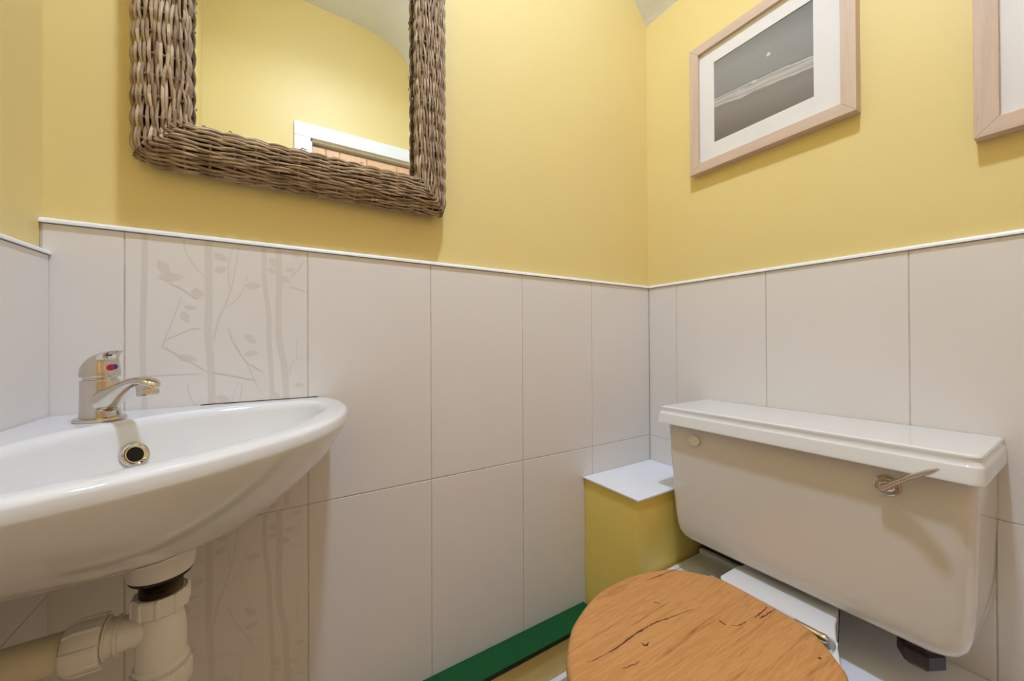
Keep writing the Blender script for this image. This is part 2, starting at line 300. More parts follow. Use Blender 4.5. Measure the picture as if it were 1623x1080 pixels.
# white plastic quadrant trims on top of the tiles
bm = B()
def quad_trim(bm, p0, p1, inn, h=0.0085, w=0.012):
    p0, p1, inn = Vector(p0), Vector(p1), Vector(inn); sec = [(0, 0), (w, 0), (w, 0.003)] + [(w*math.cos(a), 0.003+(h-0.003)*math.sin(a)) for a in (0.4, 0.8, 1.2)] + [(0, h)]
    rings(bm, [[p + inn*a + Vector((0, 0, b)) for a, b in sec] for p in (p0, p1)])
quad_trim(bm, (-1.3348, 0.0078, ZT), (0.004, 0.0078, ZT), (0, -1, 0)); struct('trim_1', bm, UPVC, smooth=40)
bm = B(); quad_trim(bm, (0.0058, -0.0046, ZT), (0.0058, -1.4545, ZT), (-1, 0, 0), w=0.010); struct('trim_2', bm, UPVC, smooth=40)
bm = B(); quad_trim(bm, (-1.3348, -0.0005, ztl(0)), (-1.3348, -1.4545, ztl(-1.4545)), (1, 0, 0), h=0.0075); struct('trim_3', bm, UPVC, smooth=40)
# door, seen only in the mirror
bm = B(); xs = np.linspace(DX0+0.012, DX1-0.012, 7); seams = [DX0+0.012, -0.8137, -0.745, -0.602, -0.432, -0.29, DX1-0.012]
for a, b in zip(seams, seams[1:]): box(bm, a+0.001, b-0.001, YD-0.05, YD-0.02, 0.008, DZ-0.028, 0.003, 0, 1)
box(bm, DX0+0.014, DX1-0.014, YD-0.048, YD-0.03, 0.01, DZ-0.03, 0, 0)
door = struct('door_1', bm, PINE)
bm = B()
for x0, x1, z0, z1 in ((DX0-0.072, DX0+0.004, 0, DZ-0.0042), (DX1-0.004, DX1+0.072, 0, DZ-0.0042), (DX0-0.072, DX1+0.072, DZ-0.004, DZ+0.0685)): box(bm, x0, x1, YD, YD+0.016, z0, z1, 0.003)
box(bm, DX0, DX0+0.012, YD-0.06, YD, 0, DZ); box(bm, DX1-0.012, DX1, YD-0.06, YD, 0, DZ); box(bm, DX0, DX1, YD-0.06, YD, DZ-0.014, DZ); box(bm, DX0, DX1, YD-0.06, YD-0.05, DZ-0.026, DZ-0.014)
struct('door_frame', bm, UPVC, door, 30)
bm = B(); lathe(bm, (-0.19, YD-0.02, 1.0), (0, 1, 0), [(0.024, 0), (0.024, 0.006), (0.009, 0.008), (0.008, 0.03), (0.02, 0.036), (0.024, 0.046), (0.018, 0.056), (0.006, 0.06)], 24); struct('door_handle', bm, CHROME, door, 40)
bm = B(); box(bm, -1.3255, DX0-0.073, YD, YD+0.014, 0, 0.12, 0.003); struct('baseboard_front', bm, UPVC, smooth=30)
bm = B(); box(bm, -1.335, -1.321, YD+0.015, -0.08, 0, 0.117, 0.003); struct('baseboard_left', bm, UPVC, smooth=30)
bm = B(); box(bm, -1.32, -0.24, -0.078, -0.063, 0, 0.117, 0.003); struct('baseboard_back', bm, UPVC, smooth=30)

# ------------------------------------------------------------------ ceiling lamp (above the frame, lights the room)
lx, ly, lz = LAMP
t = thing('ceiling_light', 'round white ceiling light hanging from the coved ceiling above the basin and toilet', 'ceiling light', (lx, ly, 2.757))
bm = B(); lathe(bm, (lx, ly, 2.756), (0, 0, -1), [(0.05, 0), (0.078, 0.002), (0.082, 0.008), (0.082, 0.076), (0.080, 0.078), (0.073, 0.078), (0.071, 0.074), (0.071, 0.026)], 48, cap=False); obj('added_drum_shade', bm, SHADE, t, 40)  # unseen drum added to narrow the beam; its glow is fill light
bm = B(); lathe(bm, (lx, ly, 2.712), (0, 0, -1), [(LAMP_R, 0), (LAMP_R*0.97, 0.003), (LAMP_R*0.8, 0.006), (LAMP_R*0.5, 0.0075), (0.012, 0.008)], 40); obj('diffuser', bm, BULB, t, 60)

# ------------------------------------------------------------------ boxings
t = thing('pipe_boxing', 'tall yellow pipe boxing with white top board, in the corner left of the cistern', 'boxing', (-0.145, -0.1, 0))
bm = B(); box(bm, -0.290, -0.0008, -0.0008, -0.191, 0.0, 0.567, 0.0015); obj('casing', bm, YELBOX, t, 30)
bm = B(); box(bm, -0.2965, -0.0008, -0.0008, -0.197, 0.5672, 0.572, 0.001); obj('top_board', bm, GLOSSW, t, 30)
t = thing('skirting_boxing', 'low pipe boxing with a green painted top board along the wall under the tiles', 'boxing', (-0.8, -0.03, 0))
bm = B(); box(bm, -1.3248, -0.298, -0.0008, -0.0625, 0.0, ZLT-0.0125, 0.001); obj('casing', bm, YEL, t, 30)
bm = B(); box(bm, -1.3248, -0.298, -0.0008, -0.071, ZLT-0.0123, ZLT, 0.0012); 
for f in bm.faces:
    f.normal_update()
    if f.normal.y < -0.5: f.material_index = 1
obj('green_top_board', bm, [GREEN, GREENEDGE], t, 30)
TY = -0.452
t = thing('boxed_ledge', 'white painted boxed ledge against the tiled wall, behind and on both sides of the toilet', 'boxing', (-0.12, -0.8, 0))
def ledge_part(grow, z0, z1, name):
    bm = B()
    for s in (1, -1):
        g = 0.0022
        pts = [(-0.0008, TY+s*(0.040+g)), (-0.10, TY+s*(0.069+g)), (-0.15, TY+s*(0.080+g)), (-0.20, TY+s*(0.092+g)), (-0.25-grow, TY+s*(0.116+g)), (-0.25-grow, -0.1925-0.005*(grow > 0) if s > 0 else -1.4535), (-0.0008, -0.1925-0.005*(grow > 0) if s > 0 else -1.4535)]
        rings(bm, [[(x, y, z) for x, y in pts] for z in (z0, z1)])
    return obj(name, bm, GLOSSW, t, 30)
ledge_part(0.0, 0.0, ZL-0.0182, 'casing'); ledge_part(0.010, ZL-0.018, ZL, 'top_board')
bm = B(); box(bm, -0.047, -0.034, -0.1985, -0.355, ZL+0.0002, ZL+0.013, 0.001); obj('upstand', bm, GLOSSW, t, 30)
bm = B(); box(bm, -0.0335, -0.0008, -0.1985, -0.355, ZL+0.0002, ZL+0.045, 0.001); o = obj('block', bm, DKBROWN, t, 30); o['label'] = 'dark brown batten'  # dark brown block between upstand and wall

# ------------------------------------------------------------------ toilet
TY = -0.452
t = thing('toilet', 'cream white close-coupled toilet with wide cistern and wooden seat lid, against the right wall', 'toilet', (-0.35, TY, 0))
half = cr([(0.0, 0.036), (-0.07, 0.060), (-0.15, 0.087), (-0.20, 0.099), (-0.25, 0.117), (-0.30, 0.137), (-0.36, 0.156), (-0.46, 0.165), (-0.55, 0.150), (-0.62, 0.110), (-0.66, 0.052), (-0.670, 0.0)], 6, False)
out = [(p[0]-0.002, p[1]) for p in half]; out = out + [(x, -y) for x, y in reversed(out[:-1])]
cxp = -0.33
bm = B()
def psec(z, s, so=0.0):
    r = []
    for x, y in out:
        dx, dy = x-cxp, y
        l = math.hypot(dx, dy); r.append((cxp+dx*s - so*dx/l if x < -0.02 else x, TY+dy*s - so*dy/l, z))
    return r
def foot(z, k):
    r = []
    for x, y in out:
        X = x if x > -0.12 else -0.12 + (x+0.12)*k
        r.append((X, TY + y*(0.62 + 0.38*(k-0.55)/0.45), z))
    return r
rings(bm, [foot(0, 0.62), foot(0.02, 0.60), foot(0.10, 0.56), foot(0.20, 0.60), foot(0.30, 0.66), foot(0.360, 0.74), foot(0.390, 0.86), psec(0.410, 0.995), psec(0.422, 1.0), psec(0.428, 1.0, 0.0015), psec(0.431, 1.0, 0.005), psec(0.432, 1.0, 0.012)])
# raised rear deck with a notch for the hinges
hd_ = [(p[0], p[1]) for p in half if p[0] > -0.37]
notch = [(-0.345, 0.118), (-0.30, 0.1175), (-0.266, 0.117), (-0.250, 0.114), (-0.243, 0.108), (-0.2405, 0.098), (-0.2405, 0.0)]
top = hd_ + [(-0.362, 0.140)] + notch
top = [(x-0.002, y) for x, y in top]
left = [(x-0.002, min(y, 0.092)) for x, y in hd_ if x > -0.225] + [(-0.232, 0.092), (-0.2425, 0.084), (-0.2425, 0.0)]
top = left + [(x, -y) for x, y in reversed(top[:-1])]
def tsec(z, ins):
    n = len(top); r = []
    for i, (x, y) in enumerate(top):
        a, c = top[i-1], top[(i+1) % n]; d = Vector((c[0]-a[0], c[1]-a[1])); d = d.normalized() if d.length > 1e-6 else Vector((0, 1)); q = Vector((d.y, -d.x))
        r.append((x - q.x*ins, TY + y - q.y*ins, z))
    return r
area = sum(top[i-1][0]*top[i][1]-top[i][0]*top[i-1][1] for i in range(len(top))); sg = 1 if area > 0 else -1
VV = rings(bm, [tsec(0.4315, 0.0), tsec(0.4475, 0.0), tsec(0.4505, sg*0.0006), tsec(0.4525, sg*0.0018), tsec(0.4530, sg*0.0030)], False, False)
from mathutils.geometry import tessellate_polygon
for tri in tessellate_polygon([[v.co.copy() for v in VV[-1]]]): bm.faces.new([VV[-1][i] for i in tri])
obj('pan', bm, CER, t, 45)
lidh = cr([(-0.262, 0.0), (-0.262, 0.05), (-0.266, 0.082), (-0.282, 0.110), (-0.302, 0.134), (-0.326, 0.157), (-0.393, 0.180), (-0.467, 0.183), (-0.531, 0.172), (-0.598, 0.141), (-0.633, 0.116), (-0.673, 0.072), (-0.692, 0.032), (-0.696, 0.0)], 6, False)
lo_ = [(p[0], p[1]) for p in lidh]; lo_ = lo_[:-1] + [(x, -y) for x, y in reversed(lo_[1:])]
def lsec(z, ins):
    c = (-0.47, 0); r = []
    for x, y in lo_:
        l = math.hypot(x-c[0], y); x_, y_ = x-(x-c[0])/l*ins+0.262, (y-y/l*ins)*0.975; r.append((-0.262+x_*CF-y_*SF, TY-0.005+x_*SF+y_*CF, z))
    return r
CF, SF = math.cos(math.radians(-3)), math.sin(math.radians(-3))
bm = B(); rings(bm, [lsec(0.4325, 0.014), lsec(0.434, 0.008), lsec(0.4475, 0.006), lsec(0.449, 0.008)]); obj('seat', bm, OAK, t, 40)
bm = B(); rings(bm, [lsec(0.4494, 0.006), lsec(0.451, 0.002), lsec(0.456, 0.0), lsec(0.4615, 0.0005), lsec(0.465, 0.003), lsec(0.4672, 0.007), lsec(0.468, 0.013)])
def crackstrip(pts, w):
    pts = [np.array(p, float) for p in pts]; n = len(pts)
    P = cr(pts, 7, False) if n > 2 else pts; m = len(P); L = []
    for i, p in enumerate(P):
        d = P[min(i+1, m-1)]-P[max(i-1, 0)]; d /= np.linalg.norm(d); q = np.array((-d[1], d[0]))*w*(0.2+0.8*math.sin(PI*(i+0.3)/(m-0.4)))*random.uniform(0.6, 1.5)/2*1.25; p = p + np.array((-d[1], d[0]))*random.uniform(-0.0008, 0.0008)
        L.append((bm.verts.new((p[0]+q[0], p[1]+q[1], 0.46812)), bm.verts.new((p[0]-q[0], p[1]-q[1], 0.46812))))
    for a, b in zip(L, L[1:]):
        f = bm.faces.new((a[0], a[1], b[1], b[0])); f.material_index = 1
for i, c in enumerate(CRACKS): crackstrip(c, [0.0016, 0.0021, 0.002, 0.0018, 0.0018, 0.0012, 0.004, 0.003, 0.003, 0.0035][i])
obj('seat_lid', bm, [OAK, CRACK], t, 40)
for s in (1, -1):
    bm = B(); y0 = TY + s*0.070
    sweep(bm, [(-0.2500, y0-0.016*s, 0.4490), (-0.2500, y0+0.022*s, 0.4490)], 0.0068, 16)
    lathe(bm, (-0.2500, y0+0.0225*s, 0.4490), (0, s, 0), [(0.0074, 0), (0.0074, 0.007), (0.005, 0.011), (0.001, 0.012)], 16)
    lathe(bm, (-0.2500, y0+0.008*s, 0.4325), (0, 0, 1), [(0.009, 0), (0.009, 0.003), (0.005, 0.004), (0.005, 0.009)], 16)
    obj('hinge', bm, CHROME, t, 40)
# cistern
def rrect(x0, x1, y0, y1, z, r0, r1, n=6):
    # x1 wall side (square), x0 front side rounded by r0 (left) and r1 (right)
    p = [(x1, y1, z)]
    for k in range(n+1): a = PI/2*k/n; p.append((x0+r0-r0*math.sin(a), y1-r0+r0*math.cos(a), z))
    for k in range(n+1): a = PI/2*k/n; p.append((x0+r1-r1*math.cos(a), y0+r1-r1*math.sin(a), z))
    p.append((x1, y0, z)); return p
bm = B(); R = []
for z, yl, yr, xf in [(0.4700, -0.272, -0.662, -0.160), (0.4705, -0.259, -0.675, -0.172), (0.4735, -0.247, -0.685, -0.181), (0.480, -0.238, -0.693, -0.186), (0.492, -0.230, -0.699, -0.190), (0.510, -0.225, -0.703, -0.191), (0.535, -0.221, -0.705, -0.191), (0.57, -0.2175, -0.707, -0.191), (0.62, -0.213, -0.708, -0.191), (0.68, -0.208, -0.7095, -0.191), (0.762, -0.203, -0.711, -0.191)]:
    R.append(rrect(xf, -0.0012, yr, yl, z, 0.012, 0.028))
rings(bm, R); obj('cistern', bm, CERC, t, 50)
bm = B(); R = []
for z, i in [(0.7535, 0.0015), (0.7538, 0.0), (0.757, -0.0), (0.765, 0.0025), (0.773, 0.0045), (0.7775, 0.0060), (0.7800, 0.0088), (0.7845, 0.0104), (0.7885, 0.0103), (0.7910, 0.0100), (0.7932, 0.0108), (0.7945, 0.0135), (0.795, 0.018)]:
    ie = max(0, i-0.008); R.append(rrect(-0.213+i, -0.0012, -0.7205+ie+i*0.15, -0.186-ie-i*0.15, z, 0.010, 0.016))
rings(bm, R); obj('cistern_lid', bm, CER, t, 28)
bm = B(); box(bm, -0.13, -0.03, TY-0.05, TY+0.05, 0.4533, 0.4698, 0.004); obj('flush_coupling', bm, BLACK, t, 30)
bm = B(); lathe(bm, (-0.1925, -0.2786, 0.7215), (-1, 0, 0), [(0.0135, 0), (0.0135, 0.003), (0.012, 0.0045), (0.0085, 0.0045), (0.008, 0.0038), (0.004, 0.0038), (0.0035, 0.0046), (0.0005, 0.0048)], 28); obj('lever_hole_cap', bm, WPL, t, 30)
bm = B(); lathe(bm, (-0.1925, -0.617, 0.7215), (-1, 0, 0), [(0.0165, 0), (0.0165, 0.0025), (0.0145, 0.004), (0.0125, 0.003), (0.0115, 0.003), (0.010, 0.006), (0.006, 0.009), (0.006, 0.016)], 32)
lv = obj('flush_lever', bm, CHROME, t, 35); lv['label'] = 'chrome flush lever'
bm = B(); sweep(bm, [(-0.206, -0.612, 0.7165), (-0.2075, -0.6165, 0.7205), (-0.212, -0.632, 0.735), (-0.221, -0.652, 0.752), (-0.232, -0.671, 0.766), (-0.238, -0.681, 0.7735)], [(0.0045, 0.004), (0.0062, 0.005), (0.0062, 0.0042), (0.0058, 0.0038), (0.0054, 0.0038), (0.003, 0.002)], 14); obj('lever_arm', bm, CHROME, lv, 40)
bm = B(); lathe(bm, (-0.125, -0.640, 0.4698), (0, 0, -1), [(0.022, 0), (0.022, 0.022), (0.029, 0.026), (0.029, 0.046), (0.020, 0.054), (0.010, 0.0545)], 6); obj('inlet_nut', bm, BROWN, t, 0)

# ------------------------------------------------------------------ corner basin
A0 = -1.3249; RZ = 0.857
outer = [(0, 0), (0.12, 0), (0.24, 0), (0.325, 0), (0.352, 0.004), (0.370, 0.020), (0.380, 0.05), (0.383, 0.09), (0.379, 0.145), (0.362, 0.21), (0.327, 0.279), (0.267, 0.345), (0.19, 0.402), (0.12, 0.432), (0.05, 0.446), (0.0, 0.449), (0, 0.3), (0, 0.15)]
inner = [(0.285, 0.045), (0.22, 0.050), (0.16, 0.070), (0.110, 0.112), (0.070, 0.165), (0.050, 0.235), (0.043, 0.31), (0.052, 0.375), (0.095, 0.398), (0.155, 0.378), (0.225, 0.330), (0.282, 0.268), (0.320, 0.200), (0.340, 0.135), (0.338, 0.080), (0.320, 0.054)]
cc = np.array((0.175, 0.205))
def polar(pts, closed_cr):
    P = cr(pts, 24) if closed_cr else None
    if P is None:
        P = []
        c1 = cr([(0.24, 0.0)] + pts[3:16], 16, False)
        P = [np.array((x, 0.0)) for x in np.linspace(0, 0.24, 40)[:-1]] + [np.array((max(q[0], 0), max(q[1], 0))) for q in c1] + [np.array((0.0, y)) for y in np.linspace(0.44, 0, 60)[:-1]]
    P = np.array(P); d = P-cc; th = np.arctan2(d[:, 1], d[:, 0]); r = np.hypot(d[:, 0], d[:, 1]); o = np.argsort(th)
    return lambda a: np.interp(a, th[o], r[o], period=2*PI)
Rof = polar(outer, False); Rif = polar(inner, True)
ths = sorted(list(np.linspace(-PI, PI, 200, endpoint=False)) + [math.atan2(-cc[1], -cc[0])])
def P3(th, r, z): return (A0 + cc[0] + r*math.cos(th), -0.0008 - (cc[1] + r*math.sin(th)), RZ + z)
def frontw(th):
    r = Rof(th); a = cc[0] + r*math.cos(th); b = cc[1] + r*math.sin(th)
    m = min(a, b); return min(1, max(0, m/0.03))
fw = [frontw(a) for a in ths]
def bowl_z(s): return -0.012 - 0.112*(1 - s**4.2)**0.9
bm = B(); RR = []
for s in [0.09, 0.2, 0.35, 0.5, 0.62, 0.72, 0.8, 0.86, 0.905, 0.94, 0.965, 0.985, 1.0]: RR.append([P3(a, Rif(a)*s, bowl_z(s)) for a in ths])
for o, z in ((0.002, -0.0065), (0.0055, -0.0025), (0.010, -0.0005), (0.015, 0)): RR.append([P3(a, Rif(a)+o, z) for a in ths])
for o, z in ((0.015, 0), (0.008, -0.0008), (0.0034, -0.0028), (0.001, -0.0064), (0, -0.015)):
    ring = []
    for a, w in zip(ths, fw):
        k = w + (1-w)*0.12; ri = Rif(a)+0.0155; ro = max(Rof(a)-o*k, ri); ring.append(P3(a, ro, z*k if o else -0.015))
    RR.append(ring)
for s in [0.995, 0.985, 0.965, 0.94, 0.9, 0.85, 0.79, 0.72, 0.64, 0.55, 0.45, 0.34, 0.22, 0.1]:
    ring = []
    for a, w in zip(ths, fw):
        sw = s**0.75
        ss = s*w + sw*(1-w); ring.append(P3(a, Rof(a)*ss, -0.015 - 0.128*(1-s*s)**0.8*(1-0.25*s*max(0, -math.cos(a)))*(1-0.22*(1-w)*s)))
    RR.append(ring)
rings(bm, RR, True, True)
t = thing('corner_basin', 'white ceramic corner wash basin fixed between the tiled walls', 'basin', (-1.15, -0.2, 0.70))
obj('bowl', bm, CER, t, 60)
# overflow ring on the inner wall
th = math.atan2(0.118-cc[1], 0.113-cc[0]); s_ = 0.955
pc = Vector(P3(th, Rif(th)*s_, bowl_z(s_))); p2 = Vector(P3(th, Rif(th)*(s_-0.04), bowl_z(s_-0.04))); tz = (p2-pc).normalized(); side = Vector(P3(th+0.1, Rif(th+0.1)*s_, bowl_z(s_))) - Vector(P3(th-0.1, Rif(th-0.1)*s_, bowl_z(s_)))
nrm = side.cross(tz).normalized()
if nrm.dot(Vector((1, -1, 0.4))) < 0: nrm = -nrm
OVP = Vector((A0+0.1165, -0.1195, RZ-0.045))
nrm = (Vector((0.7, -0.7, 0)).normalized() + Vector((0, 0, 0.35))).normalized()
bm = B(); lathe(bm, OVP - nrm*0.006, nrm, [(0.0165, 0), (0.0168, 0.007), (0.0155, 0.0095), (0.0135, 0.0098), (0.0118, 0.0085), (0.0112, 0.0078), (0.0098, 0.0078), (0.0095, 0.0066)], 36, cap=False); obj('overflow_ring', bm, CHROME, t, 40)
bm = B(); lathe(bm, OVP - nrm*0.006, nrm, [(0.0102, 0.0072), (0.001, 0.0072)], 24); obj('overflow_shade_disc', bm, DARKHOLE, t, 40)  # dark disc stands in for the shade in the hole
bm = B(); dz = RZ - 0.1245; dc = (A0+cc[0], -cc[1]-0.0008, dz); lathe(bm, dc, (0, 0, 1), [(0.031, 0), (0.031, 0.003), (0.024, 0.004), (0.02, 0.001), (0.006, 0.0)], 32); obj('waste_ring', bm, CHROME, t, 40)

bm = B(); box(bm, A0+0.17, A0+0.346, -0.0001, -0.0010, RZ-0.004, RZ+0.0010); o = obj('sealant', bm, DKBROWN, t, 0); o['label'] = 'thin dark stained sealant line'

# ------------------------------------------------------------------ mixer tap
tx, ty, tz0 = A0+0.0745, -0.0835, RZ+0.0003
t = thing('mixer_tap', 'chrome single-lever mixer tap standing on the back corner of the basin', 'tap', (tx, ty, tz0))
D = Vector((1, -1, 0)).normalized(); Sd = Vector((D.y, -D.x, 0)); O = Vector((tx, ty, tz0))
bm = B(); lathe(bm, O, (0, 0, 1), [(0.0255, 0), (0.0262, 0.0015), (0.0255, 0.004), (0.022, 0.0055)], 40)
lathe(bm, O, (0, 0, 1), [(0.0205, 0.004), (0.0198, 0.012), (0.0194, 0.03), (0.0192, 0.0535), (0.0182, 0.055)], 40); body = obj('tap_body', bm, CHROME, t, 40)
bm = B(); lathe(bm, O, (0, 0, 1), [(0.0165, 0.0552), (0.0165, 0.0585)], 32); obj('cartridge_collar', bm, CHROME, t, 40)
bm = B()
sp = cr([(0.002, 0.024), (0.018, 0.031), (0.036, 0.0405), (0.055, 0.0490), (0.072, 0.0535), (0.085, 0.0535), (0.094, 0.0500), (0.0985, 0.0455)], 5, False)
rd = cr([(0.017, 0.020), (0.0155, 0.0165), (0.0125, 0.0105), (0.0115, 0.0078), (0.0115, 0.0068), (0.0115, 0.0062), (0.009, 0.005), (0.004, 0.002)], 5, False)
sweep(bm, [O + D*p[0] + Vector((0, 0, p[1])) for p in sp], [(r[0], r[1]) for r in rd], 24)
spo = obj('spout', bm, CHROME, t, 50)
bm = B(); ax = (Vector((0, 0, -1)) + D*0.18).normalized(); lathe(bm, O + D*0.084 + Vector((0, 0, 0.0500)), ax, [(0.0108, 0), (0.0108, 0.0065), (0.0113, 0.007), (0.0113, 0.0135), (0.0095, 0.0145), (0.0085, 0.0125), (0.002, 0.0120)], 32); obj('aerator', bm, CHROME, spo, 35)
bm = B(); RR = []
for z, bk, fr, w in cr([(0.0590, -0.0185, 0.0188, 0.0188), (0.0600, -0.0200, 0.0198, 0.0200), (0.0640, -0.0200, 0.0200, 0.0200), (0.0705, -0.0185, 0.0192, 0.0195), (0.0770, -0.0145, 0.0185, 0.0180), (0.0825, -0.0085, 0.0185, 0.0160), (0.0870, -0.0005, 0.0215, 0.0138), (0.0905, 0.0095, 0.0275, 0.0115), (0.0930, 0.0200, 0.0360, 0.0095), (0.0942, 0.0300, 0.0430, 0.0075), (0.0948, 0.0360, 0.0440, 0.0040)], 3, False):
    c0 = (bk+fr)/2; h = (fr-bk)/2; RR.append([O + D*(c0 + h*math.cos(2*PI*k/36)) + Sd*w*math.sin(2*PI*k/36) + Vector((0, 0, z)) for k in range(36)])
rings(bm, RR); hd = obj('lever_handle', bm, CHROME, t, 50)
bm = B(); lathe(bm, O + D*0.0185 + Vector((0, 0, 0.0715)), D, [(0.0042, 0), (0.0042, 0.0016), (0.001, 0.0019)], 20); o = obj('temperature_mark', bm, RED, t, 40); o['label'] = 'red half of the temperature mark'
bm = B(); lathe(bm, O + D*0.0182 - Sd*0.0042*(1) + Vector((0, 0, 0.0722)), D, [(0.0036, 0), (0.0036, 0.0014), (0.001, 0.0016)], 20); o = obj('temperature_mark', bm, BLUE, t, 40); o['label'] = 'blue half of the temperature mark'

# ------------------------------------------------------------------ bottle trap under the basin
qx, qy = A0+0.159, -0.200
t = thing('bottle_trap', 'cream white plastic bottle trap with side outlet pipe hanging under the basin', 'waste trap', (qx, qy, 0.5))
def rib(n, depth):
    def fn(r, h, a):
        k = (a*n/(2*PI)) % 1.0; return r + (depth if k < 0.16 else 0)
    return fn
bm = B(); lathe(bm, (qx, qy, 0.7128), (0, 0, -1), [(0.026, 0), (0.0345, 0.002), (0.0345, 0.0035), (0.0315, 0.026), (0.0305, 0.0283)], 40); obj('flange', bm, WPL, t, 35)
bm = B(); lathe(bm, (qx, qy, 0.6843), (0, 0, -1), [(0.0305, 0), (0.029, 0.004), (0.022, 0.0055)], 40); obj('washer', bm, BLACK, t, 35)
bm = B(); pr_ = [(0.0195, 0)]
for k in range(8): pr_ += [(0.0205, 0.001+k*0.0026), (0.0192, 0.0023+k*0.0026)]
lathe(bm, (qx, qy, 0.679), (0, 0, -1), pr_, 36); obj('threaded_tail', bm, DIRTY, t, 30)
bm = B(); lathe(bm, (qx, qy, 0.6610), (0, 0, -1), [(0.0218, 0.001), (0.0245, 0), (0.0262, 0.002), (0.0262, 0.020), (0.0235, 0.0225), (0.018, 0.0225)], 96, fn=rib(10, 0.0016)); obj('top_nut', bm, WPL, t, 30)
bm = B(); lathe(bm, (qx, qy, 0.6382), (0, 0, -1), [(0.0185, 0), (0.0205, 0.006), (0.0225, 0.016), (0.0236, 0.028), (0.0238, 0.045), (0.0238, 0.060), (0.0262, 0.0615), (0.0262, 0.064), (0.0240, 0.0655), (0.0235, 0.068)], 48); obj('bottle', bm, WPL, t, 35)
bm = B(); lathe(bm, (qx, qy, 0.5700), (0, 0, -1), [(0.0245, 0), (0.0275, 0.001), (0.0280, 0.003), (0.0275, 0.024), (0.022, 0.034), (0.012, 0.038), (0.002, 0.039)], 96, fn=rib(12, 0.0013)); obj('bottom_cap', bm, WPL, t, 30)
oz = 0.6215
bm = B(); lathe(bm, (qx-0.012, qy, oz), (-1, 0, 0), [(0.0185, 0), (0.0185, 0.0225), (0.0215, 0.023), (0.0215, 0.0255), (0.0195, 0.026), (0.0205, 0.0325), (0.0235, 0.033), (0.0235, 0.0347)], 40); obj('side_outlet', bm, WPL, t, 30)
bm = B(); lathe(bm, (qx-0.0472, qy, oz), (-1, 0, 0), [(0.022, 0), (0.0265, 0.0005), (0.0275, 0.003), (0.0275, 0.022), (0.0235, 0.031), (0.0205, 0.032)], 96, fn=rib(9, 0.0016)); obj('outlet_nut', bm, WPL, t, 30)
bm = B(); sweep(bm, [(qx-0.0795, qy, oz), (A0+0.04, qy, oz-0.0008), (A0+0.0003, qy, oz-0.0012)], 0.0200, 32); obj('waste_pipe', bm, PIPE, t, 40)

# ------------------------------------------------------------------ wicker mirror
mx0, mx1, mz0, mz1 = -1.2335, -0.7245, 1.2425, 1.90
ix0, ix1, iz0, iz1 = -1.1635, -0.7945, 1.3125, 1.83
KW = 0.87
t = thing('wicker_mirror', 'large rectangular mirror in a woven brown wicker frame on the yellow wall', 'mirror', ((mx0+mx1)/2, 0.0, mz0))
bm = B(); box(bm, ix0-0.02, ix1+0.02, -0.008, -0.012, iz0-0.02, iz1+0.02); obj('mirror_glass', bm, SILVER, t, 0)
# profile across one frame side: (w from outer edge inwards, height off the wall)
PF = cr([(KW*p, q) for p, q in [(0.006, 0.002), (-0.001, 0.010), (0.000, 0.020), (0.008, 0.030), (0.026, 0.038), (0.048, 0.042), (0.068, 0.042), (0.077, 0.036), (0.080, 0.026), (0.080, 0.014)]], 8, False)
PL = [0]
for a, b in zip(PF, PF[1:]): PL.append(PL[-1] + np.linalg.norm(b-a))
def prof_at(u):
    L = u*PL[-1]; x = np.interp(L, PL, [p[0] for p in PF]); y = np.interp(L, PL, [p[1] for p in PF])
    L2 = min(L+0.001, PL[-1]); L1 = max(L-0.001, 0); dx = np.interp(L2, PL, [p[0] for p in PF])-np.interp(L1, PL, [p[0] for p in PF]); dy = np.interp(L2, PL, [p[1] for p in PF])-np.interp(L1, PL, [p[1] for p in PF])
    n = np.array((-dy, dx)); return np.array((x, y)), n/np.linalg.norm(n)
corners = [((mx0, mz0), (mx1, mz0), (0, 1)), ((mx1, mz0), (mx1, mz1), (-1, 0)), ((mx1, mz1), (mx0, mz1), (0, -1)), ((mx0, mz1), (mx0, mz0), (1, 0))]
bm = B(); lay = bm.loops.layers.float_color.new('strand') if False else None
attr_vals = []
NS = 33; PITCH = 0.0325
